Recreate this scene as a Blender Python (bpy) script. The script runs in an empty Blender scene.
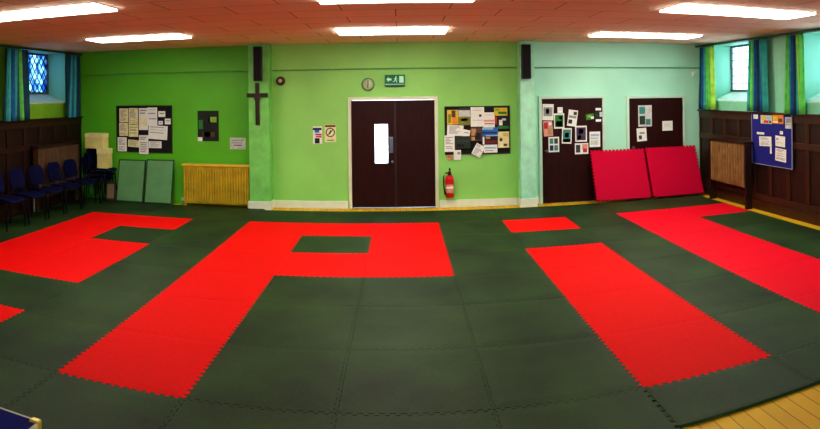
import bpy, math, random
from mathutils import Vector, Matrix
random.seed(7)
C = bpy.context.scene.collection
PI = math.pi

# ------------------------------------------------------------------ survey of the hall (metres)
CAM = Vector((2.441, -10.01, 2.049))       # eye point of the swept panorama
FOC, V0 = 628.3, 95.17                     # pixels per radian, horizon row
YAW, ROLL = -.0155, -.0121
WB, XL, XR, CEIL = 1.39, -3.95, 8.35, 3.01  # back wall y, left wall x, right wall x, ceiling z
YF = -12.6                                 # front wall (behind the eye point)
TOP = .022                                 # thickness of the floor mats

cy, sy, cr, sr = math.cos(YAW), math.sin(YAW), math.cos(ROLL), math.sin(ROLL)
RM = Matrix(((cr, 0, sr), (0, 1, 0), (-sr, 0, cr))) @ Matrix(((cy, sy, 0), (-sy, cy, 0), (0, 0, 1)))  # world -> eye (right, forward, up)
RT = RM.transposed()
def on(axis, val, u, v):
    """where the sight line through (u, v) of the photograph meets the plane axis = val"""
    t = (u - 410) / FOC
    d = RT @ Vector((math.sin(t), math.cos(t), (V0 - v) / FOC))
    return CAM + d * ((val - CAM[axis]) / d[axis])

# ------------------------------------------------------------------ materials
def lin(c):
    f = lambda x: x / 12.92 if x <= .04045 else ((x + .055) / 1.055) ** 2.4
    return tuple(f(x / 255) for x in c) + (1,)
MATS = {}
def mat(name, rgb, rough=.6, var=.06, scale=6, bump=0, metal=0, spec=.5, stretch=(1, 1, 1), detail=3):
    if name in MATS: return MATS[name]
    m = bpy.data.materials.new(name); m.use_nodes = True
    nt = m.node_tree; n = nt.nodes; b = n['Principled BSDF']
    tc = n.new('ShaderNodeTexCoord'); mp = n.new('ShaderNodeMapping'); mp.inputs['Scale'].default_value = stretch
    nt.links.new(tc.outputs['Object'], mp.inputs['Vector'])
    ns = n.new('ShaderNodeTexNoise'); ns.inputs['Scale'].default_value = scale; ns.inputs['Detail'].default_value = detail
    nt.links.new(mp.outputs['Vector'], ns.inputs['Vector'])
    rp = n.new('ShaderNodeValToRGB'); c = lin(rgb)
    rp.color_ramp.elements[0].position = .3; rp.color_ramp.elements[1].position = .7
    rp.color_ramp.elements[0].color = tuple(max(0, x * (1 - var * 2)) for x in c[:3]) + (1,)
    rp.color_ramp.elements[1].color = tuple(min(1, x * (1 + var * 2)) for x in c[:3]) + (1,)
    nt.links.new(ns.outputs['Fac'], rp.inputs['Fac']); nt.links.new(rp.outputs['Color'], b.inputs['Base Color'])
    b.inputs['Roughness'].default_value = rough; b.inputs['Metallic'].default_value = metal
    b.inputs['Specular IOR Level'].default_value = spec
    if bump:
        bp = n.new('ShaderNodeBump'); bp.inputs['Strength'].default_value = bump; bp.inputs['Distance'].default_value = .01
        nt.links.new(ns.outputs['Fac'], bp.inputs['Height']); nt.links.new(bp.outputs['Normal'], b.inputs['Normal'])
    MATS[name] = m; return m

def emit(name, rgb, s):
    m = bpy.data.materials.new(name); m.use_nodes = True; nt = m.node_tree; b = nt.nodes['Principled BSDF']
    b.inputs['Base Color'].default_value = lin(rgb); b.inputs['Emission Color'].default_value = lin(rgb); b.inputs['Emission Strength'].default_value = s
    return m

def brickmat(name, c1, c2, cm, w, h, mortar, rough, rot=(0, 0, 0), bump=.3, offset=.5, spec=.5, varscale=2.0, bias=0):
    m = bpy.data.materials.new(name); m.use_nodes = True; nt = m.node_tree; n = nt.nodes; b = n['Principled BSDF']
    tc = n.new('ShaderNodeTexCoord'); mp = n.new('ShaderNodeMapping'); mp.inputs['Rotation'].default_value = rot
    nt.links.new(tc.outputs['Object'], mp.inputs['Vector'])
    br = n.new('ShaderNodeTexBrick'); br.inputs['Scale'].default_value = 1; br.inputs['Brick Width'].default_value = w
    br.inputs['Row Height'].default_value = h; br.inputs['Mortar Size'].default_value = mortar; br.offset = offset
    br.inputs['Color1'].default_value = lin(c1); br.inputs['Color2'].default_value = lin(c2); br.inputs['Mortar'].default_value = lin(cm)
    br.inputs['Bias'].default_value = bias
    nt.links.new(mp.outputs['Vector'], br.inputs['Vector'])
    ns = n.new('ShaderNodeTexNoise'); ns.inputs['Scale'].default_value = varscale; ns.inputs['Detail'].default_value = 5
    nt.links.new(tc.outputs['Object'], ns.inputs['Vector'])
    mx = n.new('ShaderNodeMix'); mx.data_type = 'RGBA'; mx.blend_type = 'SOFT_LIGHT'; mx.inputs['Factor'].default_value = .5
    nt.links.new(br.outputs['Color'], mx.inputs['A']); nt.links.new(ns.outputs['Fac'], mx.inputs['B'])
    nt.links.new(mx.outputs['Result'], b.inputs['Base Color'])
    b.inputs['Roughness'].default_value = rough; b.inputs['Specular IOR Level'].default_value = spec
    bp = n.new('ShaderNodeBump'); bp.inputs['Strength'].default_value = bump; bp.inputs['Distance'].default_value = .004; bp.invert = True
    nt.links.new(br.outputs['Fac'], bp.inputs['Height']); nt.links.new(bp.outputs['Normal'], b.inputs['Normal'])
    return m

WALL_L = mat('wall_green_dim', (96, 186, 36), .55, .05, 1.2)  # one wall green in three copies, with dim, bright and cool light coloured in
WALL_M = mat('wall_green_lit', (152, 218, 112), .55, .04, 1.2)
WALL_R = mat('wall_green_cool_lit', (176, 236, 206), .55, .03, 1.2)
REVEAL = mat('pale_mint_paint', (130, 205, 175), .6, .03, 2)
CREAM = mat('cream_gloss', (216, 222, 190), .35, .03, 3)
DOORW = mat('dark_brown_veneer', (48, 15, 12), .5, .16, 5, spec=.2, stretch=(6, 6, .5))
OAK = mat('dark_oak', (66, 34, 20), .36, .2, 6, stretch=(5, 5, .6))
OAKD = mat('darker_oak', (44, 22, 14), .4, .2, 6, stretch=(5, 5, .6))  # deeper oak tone for panels, beads, posts and shelves
BLK = mat('black_plastic', (16, 15, 18), .4, .1, 20)
CHROME = mat('grey_metal', (120, 122, 128), .3, .05, 20, metal=.9)
DKMET = mat('dark_metal', (38, 38, 44), .4, .08, 20, metal=.7)
REDF = mat('red_foam', (226, 8, 8), .7, .03, 60, bump=.03, spec=.12)
CRIMF = mat('crimson_foam', (198, 4, 58), .75, .03, 60, bump=.03, spec=.12)
WHITE = mat('white_paper', (232, 234, 226), .7, .02, 8)
CREAMP = mat('cream_paper', (226, 224, 172), .7, .03, 8)

def foam_black():
    m = bpy.data.materials.new('black_foam'); m.use_nodes = True; nt = m.node_tree; n = nt.nodes; b = n['Principled BSDF']
    tc = n.new('ShaderNodeTexCoord')
    ns = n.new('ShaderNodeTexNoise'); ns.inputs['Scale'].default_value = 70; ns.inputs['Detail'].default_value = 2
    n2 = n.new('ShaderNodeTexNoise'); n2.inputs['Scale'].default_value = 1.3; n2.inputs['Detail'].default_value = 3
    geo = n.new('ShaderNodeNewGeometry')
    nt.links.new(tc.outputs['Object'], ns.inputs['Vector']); nt.links.new(geo.outputs['Position'], n2.inputs['Vector'])
    ad = n.new('ShaderNodeMath'); ad.operation = 'MULTIPLY_ADD'; ad.inputs[1].default_value = .45; 
    nt.links.new(ns.outputs['Fac'], ad.inputs[0]); nt.links.new(n2.outputs['Fac'], ad.inputs[2])
    rp = n.new('ShaderNodeValToRGB'); rp.color_ramp.elements[0].position = .45; rp.color_ramp.elements[1].position = .95
    rp.color_ramp.elements[0].color = lin((22, 39, 20)); rp.color_ramp.elements[1].color = lin((48, 76, 36))
    nt.links.new(ad.outputs[0], rp.inputs['Fac']); nt.links.new(rp.outputs['Color'], b.inputs['Base Color'])
    b.inputs['Roughness'].default_value = .6; b.inputs['Specular IOR Level'].default_value = .25
    bp = n.new('ShaderNodeBump'); bp.inputs['Strength'].default_value = .12; bp.inputs['Distance'].default_value = .004
    nt.links.new(ns.outputs['Fac'], bp.inputs['Height']); nt.links.new(bp.outputs['Normal'], b.inputs['Normal'])
    return m
PINKF = mat('pinkish_red_foam', (224, 6, 40), .7, .03, 60, bump=.03, spec=.12)
BLKF = foam_black()

PAL = {'ink': (60, 62, 66), 'grey': (150, 152, 150), 'pale': (200, 204, 200), 'black': (20, 20, 22), 'white': (236, 238, 232), 'yellow': (214, 190, 50),
       'olive': (130, 130, 40), 'green': (40, 130, 50), 'lime': (140, 180, 60), 'deepgreen': (10, 32, 10), 'dkgreen': (30, 58, 34), 'blue': (40, 110, 190), 'navy': (20, 36, 90),
       'teal': (60, 140, 130), 'red': (200, 40, 40), 'pink': (222, 150, 140), 'brown': (92, 62, 44), 'tan': (190, 150, 100), 'orange': (226, 140, 40),
       'purple': (70, 54, 84), 'cream': (228, 222, 170), 'sky': (150, 190, 220), 'signgreen': (8, 120, 62), 'darkred': (110, 30, 26)}
def pal(k): return mat('print_' + k, PAL[k], .6, .08, 14)

# ------------------------------------------------------------------ mesh helpers
class MB:
    def __init__(s): s.v = []; s.f = []; s.m = []; s.sm = []
    def add(s, vs, fs, m=0, smooth=False, M=None):
        o = len(s.v)
        for p in vs: s.v.append((M @ Vector(p)) if M else Vector(p))
        for f in fs: s.f.append([i + o for i in f]); s.m.append(m); s.sm.append(smooth)
        return s
    def box(s, x0, x1, y0, y1, z0, z1, m=0, M=None):
        x0, x1 = sorted((x0, x1)); y0, y1 = sorted((y0, y1)); z0, z1 = sorted((z0, z1))
        vs = [(x0, y0, z0), (x1, y0, z0), (x1, y1, z0), (x0, y1, z0), (x0, y0, z1), (x1, y0, z1), (x1, y1, z1), (x0, y1, z1)]
        return s.add(vs, [(0, 3, 2, 1), (4, 5, 6, 7), (0, 1, 5, 4), (1, 2, 6, 5), (2, 3, 7, 6), (3, 0, 4, 7)], m, False, M)
    def tube(s, pts, r, n=8, m=0):
        pts = [Vector(p) for p in pts]; rs = r if isinstance(r, (list, tuple)) else [r] * len(pts); vs = []; fs = []
        for i, p in enumerate(pts):
            a = pts[max(0, i - 1)]; b = pts[min(len(pts) - 1, i + 1)]; d = (b - a).normalized()
            up = Vector((0, 0, 1)) if abs(d.z) < .9 else Vector((1, 0, 0))
            e1 = d.cross(up).normalized(); e2 = d.cross(e1)
            for k in range(n): vs.append(p + (e1 * math.cos(2 * PI * k / n) + e2 * math.sin(2 * PI * k / n)) * rs[i])
        for i in range(len(pts) - 1):
            for k in range(n): fs.append((i * n + k, i * n + (k + 1) % n, (i + 1) * n + (k + 1) % n, (i + 1) * n + k))
        fs.append(tuple(range(n))); fs.append(tuple((len(pts) - 1) * n + k for k in reversed(range(n))))
        return s.add(vs, fs, m, True)
    def lathe(s, prof, n=24, m=0, M=None, smooth=True):
        vs = []; fs = []
        for r, z in prof:
            for k in range(n): vs.append((r * math.cos(2 * PI * k / n), r * math.sin(2 * PI * k / n), z))
        for i in range(len(prof) - 1):
            for k in range(n): fs.append((i * n + k, i * n + (k + 1) % n, (i + 1) * n + (k + 1) % n, (i + 1) * n + k))
        fs.append(tuple(reversed(range(n)))); fs.append(tuple((len(prof) - 1) * n + k for k in range(n)))
        return s.add(vs, fs, m, smooth, M)
    def prism(s, poly, z0, z1, m=0, M=None):
        n = len(poly); vs = [(x, y, z0) for x, y in poly] + [(x, y, z1) for x, y in poly]
        fs = [tuple(reversed(range(n))), tuple(range(n, 2 * n))] + [(i, (i + 1) % n, n + (i + 1) % n, n + i) for i in range(n)]
        return s.add(vs, fs, m, False, M)
    def build(s, name, mats, parent=None, bevel=0, loc=None, seg=2):
        me = bpy.data.meshes.new(name)
        o = bpy.data.objects.new(name, me); C.objects.link(o)
        org = Vector((0, 0, 0))
        if parent is not None:
            org = wpos(parent); o.parent = parent
        elif loc is not None:
            org = Vector(loc); o.location = org
        me.from_pydata([tuple(p - org) for p in s.v], [], s.f)
        for mm in (mats if isinstance(mats, (list, tuple)) else [mats]): me.materials.append(mm)
        for i, p in enumerate(me.polygons): p.material_index = s.m[i]; p.use_smooth = s.sm[i]
        import bmesh
        b = bmesh.new(); b.from_mesh(me); bmesh.ops.recalc_face_normals(b, faces=b.faces); b.to_mesh(me); b.free()
        if bevel:
            md = o.modifiers.new('bevel', 'BEVEL'); md.width = bevel; md.segments = seg; md.limit_method = 'ANGLE'; md.angle_limit = .6
        return o
def wpos(o):
    p = Vector(o.location)
    while o.parent: o = o.parent; p = p + Vector(o.location)
    return p
def tag(o, label, cat, group=None, kind=None):
    if label: o['label'] = label
    if cat: o['category'] = cat
    if group: o['group'] = group
    if kind: o['kind'] = kind
    return o
def thing(name, label, cat, loc, group=None):
    o = bpy.data.objects.new(name, None); C.objects.link(o); o.location = loc; o.empty_display_size = .1
    return tag(o, label, cat, group)
def struct(name, mb, mats, bevel=0):
    o = mb.build(name, mats, None, bevel); o['kind'] = 'structure'; return o
def dup(root, loc, label=None, group=None):
    r = root.copy(); C.objects.link(r); r.location = loc
    if label: r['label'] = label
    if group: r['group'] = group
    for ch in list(root.children):
        c = ch.copy(); C.objects.link(c); c.parent = r
        for g in list(ch.children):
            d = g.copy(); C.objects.link(d); d.parent = c
    return r

# plane frames: U runs rightwards as seen, N points into the room
def frame(plane, val):
    if plane == 'back': return 1, val, Vector((1, 0, 0)), Vector((0, -1, 0))
    if plane == 'right': return 0, val, Vector((0, -1, 0)), Vector((-1, 0, 0))
    return 0, val, Vector((0, 1, 0)), Vector((1, 0, 0))
def wallM(plane, val, s, z):
    """matrix whose x runs rightwards, y up, z out of the wall; s = world x (back) or world y (side walls)"""
    ax, val, U, N = frame(plane, val)
    P = Vector((s, val, z)) if ax == 1 else Vector((val, s, z))
    V = Vector((0, 0, 1))
    return Matrix(((U.x, V.x, N.x, P.x), (U.y, V.y, N.y, P.y), (U.z, V.z, N.z, P.z), (0, 0, 0, 1)))
def wrect(plane, val, u0, v0, u1, v1):
    """a rectangle of the photograph on a wall plane -> centre s, centre z, width, height"""
    ax = frame(plane, val)[0]; um, vm = (u0 + u1) / 2, (v0 + v1) / 2
    a, b, t, d = on(ax, val, u0, vm), on(ax, val, u1, vm), on(ax, val, um, v0), on(ax, val, um, v1)
    k = 0 if ax == 1 else 1
    return (a[k] + b[k]) / 2, (t.z + d.z) / 2, abs(b[k] - a[k]), t.z - d.z

# ------------------------------------------------------------------ the room
T = .5
FLOORW = brickmat('honey_floorboards', (228, 184, 40), (210, 166, 30), (136, 100, 14), 2.4, .11, .003, .55, rot=(0, 0, PI / 2), bump=.2, spec=.2)
struct('floor', MB().box(XL - T, XR + T, YF - .2, WB + .3, -.12, 0), FLOORW)
CEILM = brickmat('salmon_ceiling_tiles', (250, 228, 204), (245, 221, 196), (160, 118, 92), 1.2, .6, .006, .8, bump=.25, spec=.2, varscale=1.2)
struct('ceiling', MB().box(XL - T, XR + T, YF - .2, WB + .3, CEIL, CEIL + .12), CEILM)

# back wall in three bays coloured for the shift from dim to cool light, with the opening of the double door
DX0, DX1, DZ = 1.545, 3.06, 1.965
PLX = ((-.30, .085), (4.59, 4.86))
wb = MB()
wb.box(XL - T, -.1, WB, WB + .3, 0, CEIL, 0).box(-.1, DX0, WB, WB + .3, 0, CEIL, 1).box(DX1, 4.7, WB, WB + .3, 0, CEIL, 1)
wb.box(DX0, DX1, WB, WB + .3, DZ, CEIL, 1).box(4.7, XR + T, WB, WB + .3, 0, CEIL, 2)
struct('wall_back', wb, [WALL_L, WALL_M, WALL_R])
# shallow plaster band above the line that runs along the wall
bz = 2.545
tb = MB()
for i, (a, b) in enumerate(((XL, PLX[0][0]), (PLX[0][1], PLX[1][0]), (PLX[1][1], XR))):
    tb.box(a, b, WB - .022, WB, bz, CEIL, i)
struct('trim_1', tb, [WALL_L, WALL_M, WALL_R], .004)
struct('trim_2', MB().box(XL, PLX[0][0], WB - .03, WB, bz - .02, bz - .008).box(PLX[0][1], PLX[1][0], WB - .03, WB, bz - .02, bz - .008).box(PLX[1][1], XR, WB - .03, WB, bz - .02, bz - .008), mat('strip_green', (92, 160, 84), .6))  # thin strip of deeper green just under the plaster band
for i, (a, b) in enumerate(PLX):
    o = struct('pilaster', MB().box(a, b, WB - .28, WB, 0, CEIL), (mat('pilaster_green', (128, 210, 104), .55), mat('pilaster_mint', (172, 236, 200), .55))[i], .006)  # pilaster colours include the light of their bay
PF = WB - .28
# white skirting
sk = MB()
SKH = .135
for a, b in ((PLX[0][1], DX0 - .07), (DX1 + .07, PLX[1][0])): sk.box(a, b, WB - .03, WB, 0, SKH)
for a, b in PLX:
    sk.box(a - .025, b + .025, PF - .025, PF, 0, SKH + .02).box(b, b + .025, PF, WB - .03, 0, SKH + .02).box(a - .025, a, PF, WB - .03, 0, SKH + .02)
sk.box(PLX[1][1] + .025, 4.98, WB - .03, WB, 0, SKH).box(6.29, 6.70, WB - .03, WB, 0, SKH)
struct('baseboard_back', sk, mat('white_gloss', (226, 232, 214), .35, .02), .006)

# side walls with deep window openings
def side_wall(name, x0, x1, ops, m):
    mb = MB(); y = YF
    for a, b, z0, z1 in sorted(ops):
        mb.box(x0, x1, y, a, 0, CEIL); mb.box(x0, x1, a, b, 0, z0); mb.box(x0, x1, a, b, z1, CEIL); y = b
    mb.box(x0, x1, y, WB + .3, 0, CEIL)
    return struct(name, mb, m)
WL = (-.78, .83, 1.97, 2.97)
WR2 = (-.58, .84, 1.86, 2.96); WR3 = (-3.55, -2.10, 1.86, 2.96)
side_wall('wall_left', XL - T, XL, [WL], mat('left_wall_green', (120, 176, 40), .55, .04))
side_wall('wall_right', XR, XR + T, [WR2, WR3], mat('right_wall_mint', (136, 208, 172), .55, .03))
FILL_WIN = ((1.6, 4.0), (5.0, 7.4))  # added windows behind the eye point, there to bring in fill light
fwm = MB(); xx = XL - T
for a, b in FILL_WIN: fwm.box(xx, a, YF - .2, YF, 0, CEIL).box(a, b, YF - .2, YF, 0, .8).box(a, b, YF - .2, YF, 2.85, CEIL); xx = b
fwm.box(xx, XR + T, YF - .2, YF, 0, CEIL)
struct('wall_front', fwm, WALL_R)

def glass_mat(name, rgb, hi=(.95, .97, 1, 1)):
    m = bpy.data.materials.new(name); m.use_nodes = True; nt = m.node_tree; n = nt.nodes; n.remove(n['Principled BSDF'])
    tr = n.new('ShaderNodeBsdfTransparent'); gl = n.new('ShaderNodeBsdfGlossy'); gl.inputs['Roughness'].default_value = .15
    tl = n.new('ShaderNodeBsdfTranslucent')
    ns = n.new('ShaderNodeTexNoise'); ns.inputs['Scale'].default_value = 5; tc = n.new('ShaderNodeTexCoord'); nt.links.new(tc.outputs['Object'], ns.inputs['Vector'])
    rp = n.new('ShaderNodeValToRGB'); c = lin(rgb); rp.color_ramp.elements[0].position = .4; rp.color_ramp.elements[1].position = .62
    rp.color_ramp.elements[0].color = c; rp.color_ramp.elements[1].color = hi
    nt.links.new(ns.outputs['Fac'], rp.inputs['Fac']); nt.links.new(rp.outputs['Color'], tr.inputs['Color']); nt.links.new(rp.outputs['Color'], tl.inputs['Color'])
    m1 = n.new('ShaderNodeMixShader'); m1.inputs[0].default_value = .25; m2 = n.new('ShaderNodeMixShader'); m2.inputs[0].default_value = .06
    nt.links.new(tr.outputs[0], m1.inputs[1]); nt.links.new(tl.outputs[0], m1.inputs[2]); nt.links.new(m1.outputs[0], m2.inputs[1]); nt.links.new(gl.outputs[0], m2.inputs[2])
    nt.links.new(m2.outputs[0], n['Material Output'].inputs['Surface'])
    return m
GLB = glass_mat('bluish_leaded_glass', (64, 120, 170), (.42, .62, .78, 1)); GLW = glass_mat('pale_leaded_glass', (226, 238, 250))
LEAD = mat('dark_lead', (40, 44, 52), .5)

def window(name, xin, sgn, op, glass, diag):
    """deep set leaded window; sgn = direction outwards"""
    y0, y1, z0, z1 = op
    e = bpy.data.objects.new(name, None); C.objects.link(e); e.location = (xin, (y0 + y1) / 2, z0); e['kind'] = 'structure'
    xg = xin + sgn * .42; zs = z0 + .19
    # plaster lining of the reveal with a sloped sill
    rv = MB(); t = .012
    rv.box(xin, xg, y0, y0 + t, z0, z1).box(xin, xg, y1 - t, y1, z0, z1).box(xin, xg, y0, y1, z1 - t, z1)
    rv.build('reveal', REVEAL, e)
    s = MB(); vs = [(xin - sgn * .0, y0 + t, z0), (xin, y1 - t, z0), (xg, y1 - t, z0), (xg, y0 + t, z0), (xin, y0 + t, z0 + .02), (xin, y1 - t, z0 + .02), (xg, y1 - t, zs), (xg, y0 + t, zs)]
    s.add(vs, [(0, 1, 2, 3), (4, 5, 6, 7), (0, 1, 5, 4), (1, 2, 6, 5), (2, 3, 7, 6), (3, 0, 4, 7)])
    s.build('window_sill', mat('sill_paint', (196, 226, 216), .5), e)
    f = MB(); w = .035; xa, xb = xg - sgn * .03, xg + sgn * .03; ym = (y0 + y1) / 2
    f.box(xa, xb, y0 + t, y0 + w + t, zs, z1 - t).box(xa, xb, y1 - w - t, y1 - t, zs, z1 - t).box(xa, xb, y0, y1, zs - .01, zs + w).box(xa, xb, y0, y1, z1 - w - t, z1 - t).box(xa, xb, ym - .02, ym + .02, zs, z1)
    fr = f.build('window_frame', mat('window_frame_grey', (92, 104, 110), .5), e)
    g = MB().box(xg - .003, xg + .003, y0 + .03, y1 - .03, zs + .01, z1 - .03); g.build('pane', glass, e)
    l = MB()
    if diag:
        d = .16
        k = y0 - (z1 - zs)
        while k < y1:
            for sg in (1, -1):
                # clip a 45 degree came to the opening (steeper: dz = 1.3 dy)
                pts = []
                for q in range(41):
                    zz = zs + (z1 - zs) * q / 40; yy = (k + (zz - zs) / 1.3) if sg == 1 else (y1 + y0 - (k + (zz - zs) / 1.3))
                    if y0 + .03 < yy < y1 - .03: pts.append((xg - sgn * .006, yy, zz))
                if len(pts) > 1: l.tube([pts[0], pts[-1]], .011, 5)
            k += d
    else:
        n = 10
        for i in range(1, n): yy = y0 + (y1 - y0) * i / n; l.tube([(xg - sgn * .006, yy, zs), (xg - sgn * .006, yy, z1)], .008, 5)
        for i in range(1, 6): zz = zs + (z1 - zs) * i / 6; l.tube([(xg - sgn * .006, y0 + .03, zz), (xg - sgn * .006, y1 - .03, zz)], .008, 5)
    l.build('leading', LEAD, e)
window('window_1', XL, -1, WL, GLB, True)
window('window_2', XR, 1, WR2, GLW, False)
window('window_3', XR, 1, WR3, GLW, False)
for i, (a, b) in enumerate(FILL_WIN):  # frames and panes of the added fill windows
    e = bpy.data.objects.new('window_%d' % (i + 4), None); C.objects.link(e); e.location = ((a + b) / 2, YF, .8); e['kind'] = 'structure'
    f = MB(); y0, y1 = YF - .15, YF - .09; m_ = (a + b) / 2
    for xa in (a, m_ - .02, b - .04): f.box(xa, xa + .04, y0, y1, .8, 2.85)
    for za in (.8, 2.2, 2.81): f.box(a, b, y0, y1, za, za + .04)
    f.build('window_frame', CREAM, e); MB().box(a + .02, b - .02, YF - .125, YF - .119, .82, 2.83).build('pane', GLW, e)

# dark panelling below the windows
def wainscot(name, xin, sgn, y0, y1, h, mm):
    """sgn = direction into the room"""
    b = MB(); t = .03
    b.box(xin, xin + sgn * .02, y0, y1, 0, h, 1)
    for z0, z1 in ((0, .16), (.16, .27), (1.12, 1.22), (h - .13, h)): b.box(xin, xin + sgn * (t + (.02 if z0 == 0 else 0) + .018), y0, y1, z0, z1)
    n = max(1, round((y1 - y0) / .52))
    for i in range(n + 1):
        yy = y0 + (y1 - y0) * i / n; b.box(xin, xin + sgn * (t + .014), max(y0, yy - .045), min(y1, yy + .045), .2, h - .05)
    b.box(xin, xin + sgn * .085, y0, y1, h, h + .03)
    return struct(name, b, mm, .005)
wainscot('trim_3', XL, 1, YF, WB, 1.66, [mat('shaded_oak', (48, 22, 15), .5, .2, 6, stretch=(5, 5, .6), spec=.3), mat('shaded_oak_panel', (38, 16, 12), .55, .2, 6, stretch=(5, 5, .6), spec=.3)])  # same oak, darkened in colour to carry the dimness of this side
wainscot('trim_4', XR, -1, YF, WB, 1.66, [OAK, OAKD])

# ------------------------------------------------------------------ doors
def hinge_box(mb, x, z): mb.box(x - .012, x + .012, WB - .03, WB - .005, z - .05, z + .05)
d1 = bpy.data.objects.new('door_1', None); C.objects.link(d1); d1.location = ((DX0 + DX1) / 2, WB, 0); d1['kind'] = 'structure'
fm = MB(); fw = .06
fm.box(DX0 - fw, DX0, WB - .035, WB + .12, 0, DZ + fw).box(DX1, DX1 + fw, WB - .035, WB + .12, 0, DZ + fw).box(DX0, DX1, WB - .035, WB + .12, DZ, DZ + fw)
fm.build('door_frame', CREAM, d1, .006)
XM = (DX0 + DX1) / 2 + .04
vs_, vz_, vw_, vh_ = wrect('back', WB, 374.7, 124.2, 388, 163.4)
a0, a1, b0, b1 = vs_ - vw_ / 2, vs_ + vw_ / 2, vz_ - vh_ / 2, vz_ + vh_ / 2
lf = MB(); ya, yb = WB + .0, WB + .045; zb = .018
lf.box(DX0 + .004, a0, ya, yb, zb, DZ - .005).box(a1, XM - .002, ya, yb, zb, DZ - .005).box(a0, a1, ya, yb, zb, b0).box(a0, a1, ya, yb, b1, DZ - .005)
leaf = lf.build('door_leaf', DOORW, d1)
MB().box(a0 - .0, a1 + .0, ya + .018, ya + .024, b0, b1).build('vision_panel', GLW, leaf)
bd = MB(); q = .018
bd.box(a0 - q, a0, ya - .008, ya + .01, b0 - q, b1 + q).box(a1, a1 + q, ya - .008, ya + .01, b0 - q, b1 + q).box(a0, a1, ya - .008, ya + .01, b0 - q, b0).box(a0, a1, ya - .008, ya + .01, b1, b1 + q)
bd.build('glazing_bead', OAKD, leaf, .003)
s_, z_, w_, h_ = wrect('back', WB, 389.2, 137, 393.2, 153)
MB().box(s_ - w_ / 2, s_ + w_ / 2, ya - .006, ya, z_ - h_ / 2, z_ + h_ / 2).build('push_plate', CHROME, leaf, .002)
s_, z_, w_, h_ = wrect('back', WB, 391, 160, 394, 163.5)
MB().lathe([(.026, 0), (.026, .006), (.01, .01), (.01, .03), (.024, .04), (.026, .052), (.018, .062)], 16, 0, wallM('back', ya, s_, z_)).build('knob', CHROME, leaf)
MB().box(XM + .002, DX1 - .004, ya, yb, zb, DZ - .005).build('door_leaf', DOORW, d1, .003)
MB().box(XM - .02, XM + .02, ya - .012, ya, zb, DZ - .005).build('meeting_stile', OAKD, d1, .003)
MB().box(DX0, DX1, WB, WB + .12, 0, .012).build('threshold', CHROME, d1)

def plain_door(name, x0, x1, zt):
    e = bpy.data.objects.new(name, None); C.objects.link(e); e.location = ((x0 + x1) / 2, WB, 0); e['kind'] = 'structure'
    f = MB(); w = .06
    f.box(x0 - w, x0, WB - .04, WB, 0, zt + w).box(x1, x1 + w, WB - .04, WB, 0, zt + w).box(x0, x1, WB - .04, WB, zt, zt + w)
    f.build('door_frame', mat('pale_mint_gloss', (196, 226, 204), .35, .02), e, .006)
    MB().box(x0 + .004, x1 - .004, WB - .025, WB, .01, zt - .004).build('door_leaf', DOORW, e, .003)
    for z in (.25, 1.0, 1.72): MB().box(x1 - .012, x1 + .012, WB - .034, WB - .022, z - .05, z + .05).build('hinge', CHROME, e)
    MB().lathe([(.026, 0), (.026, .006), (.01, .01), (.01, .03), (.024, .04), (.026, .052), (.018, .062)], 16, 0, wallM('back', WB - .025, x0 + .07, .98)).build('knob', CHROME, e)
plain_door('door_2', 5.045, 6.225, 1.95)
plain_door('door_3', 6.775, 7.925, 1.935)
DF = WB - .025     # face of these doors

# ------------------------------------------------------------------ floor mats
CX = {-4: -3.86, -3: -2.88, -2: -1.917, -1: -.988, 0: -.019, 1: .985, 2: 2.003, 3: 3.017, 4: 4.042, 5: 5.092, 6: 5.967, 7: 7.087, 8: 8.06}
RY = {-1: .98, 0: -.05, 1: -.965, 2: -1.943, 3: -3.011, 4: -3.969, 5: -5.01, 6: -6.02, 7: -6.56}
COLN = {-4: 'edge column under the chairs', -3: 'second column from the chairs', -2: 'third column from the chairs', -1: 'column before the P stem',
        0: 'P stem column', 1: 'P hole column', 2: 'P outer bar column', 3: 'column between P and dotted i',
        4: 'dotted i column', 5: 'column just beyond dotted i', 6: 'long side stem column', 7: 'radiator edge column'}
ROWN = {-1: 'back row', 0: 'second row from back', 1: 'third row from back', 2: 'fourth row from back', 3: 'fifth row from back', 4: 'sixth row from back', 5: 'seventh row from back', 6: 'narrow front row'}
RED = {(0, 0), (0, 1), (0, 2), (0, 3), (0, 4), (0, 5), (1, 0), (2, 0), (2, 1), (1, 2), (2, 2), (4, 0), (4, 2), (4, 3), (4, 4), (4, 5),
       (6, 0), (6, 1), (6, 2), (6, 3), (6, 4), (6, 5), (7, 0), (-3, 0), (-2, 0), (-3, 1), (-3, 2), (-2, 2), (-3, 3), (-2, 3), (-2, 5), (-3, 5)}
NT = 29
def wave(a, b, flat):
    """toothed edge from a to b: list of (position, offset)"""
    L = b - a; out = [(a, 0.0)]
    if flat: return out + [(b, 0.0)]
    p = L / NT; A = .0125
    for i in range(NT):
        c = a + p * (i + .5); sg = A if i % 2 == 0 else -A
        if i == 0: out += [(a + p * .18, 0), (a + p * .12, sg)]
        else: pass
        e0, e1 = a + p * i, a + p * (i + 1)
        if i: out += [(e0 - (.10 * p), sg)] if sg > 0 else [(e0 + .10 * p, sg)]
        last = i == NT - 1
        if not last: out += [(e1 + .10 * p, sg)] if sg > 0 else [(e1 - .10 * p, sg)]
        else: out += [(b - p * .12, sg), (b - p * .18, 0)]
    return out + [(b, 0.0)]
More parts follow.
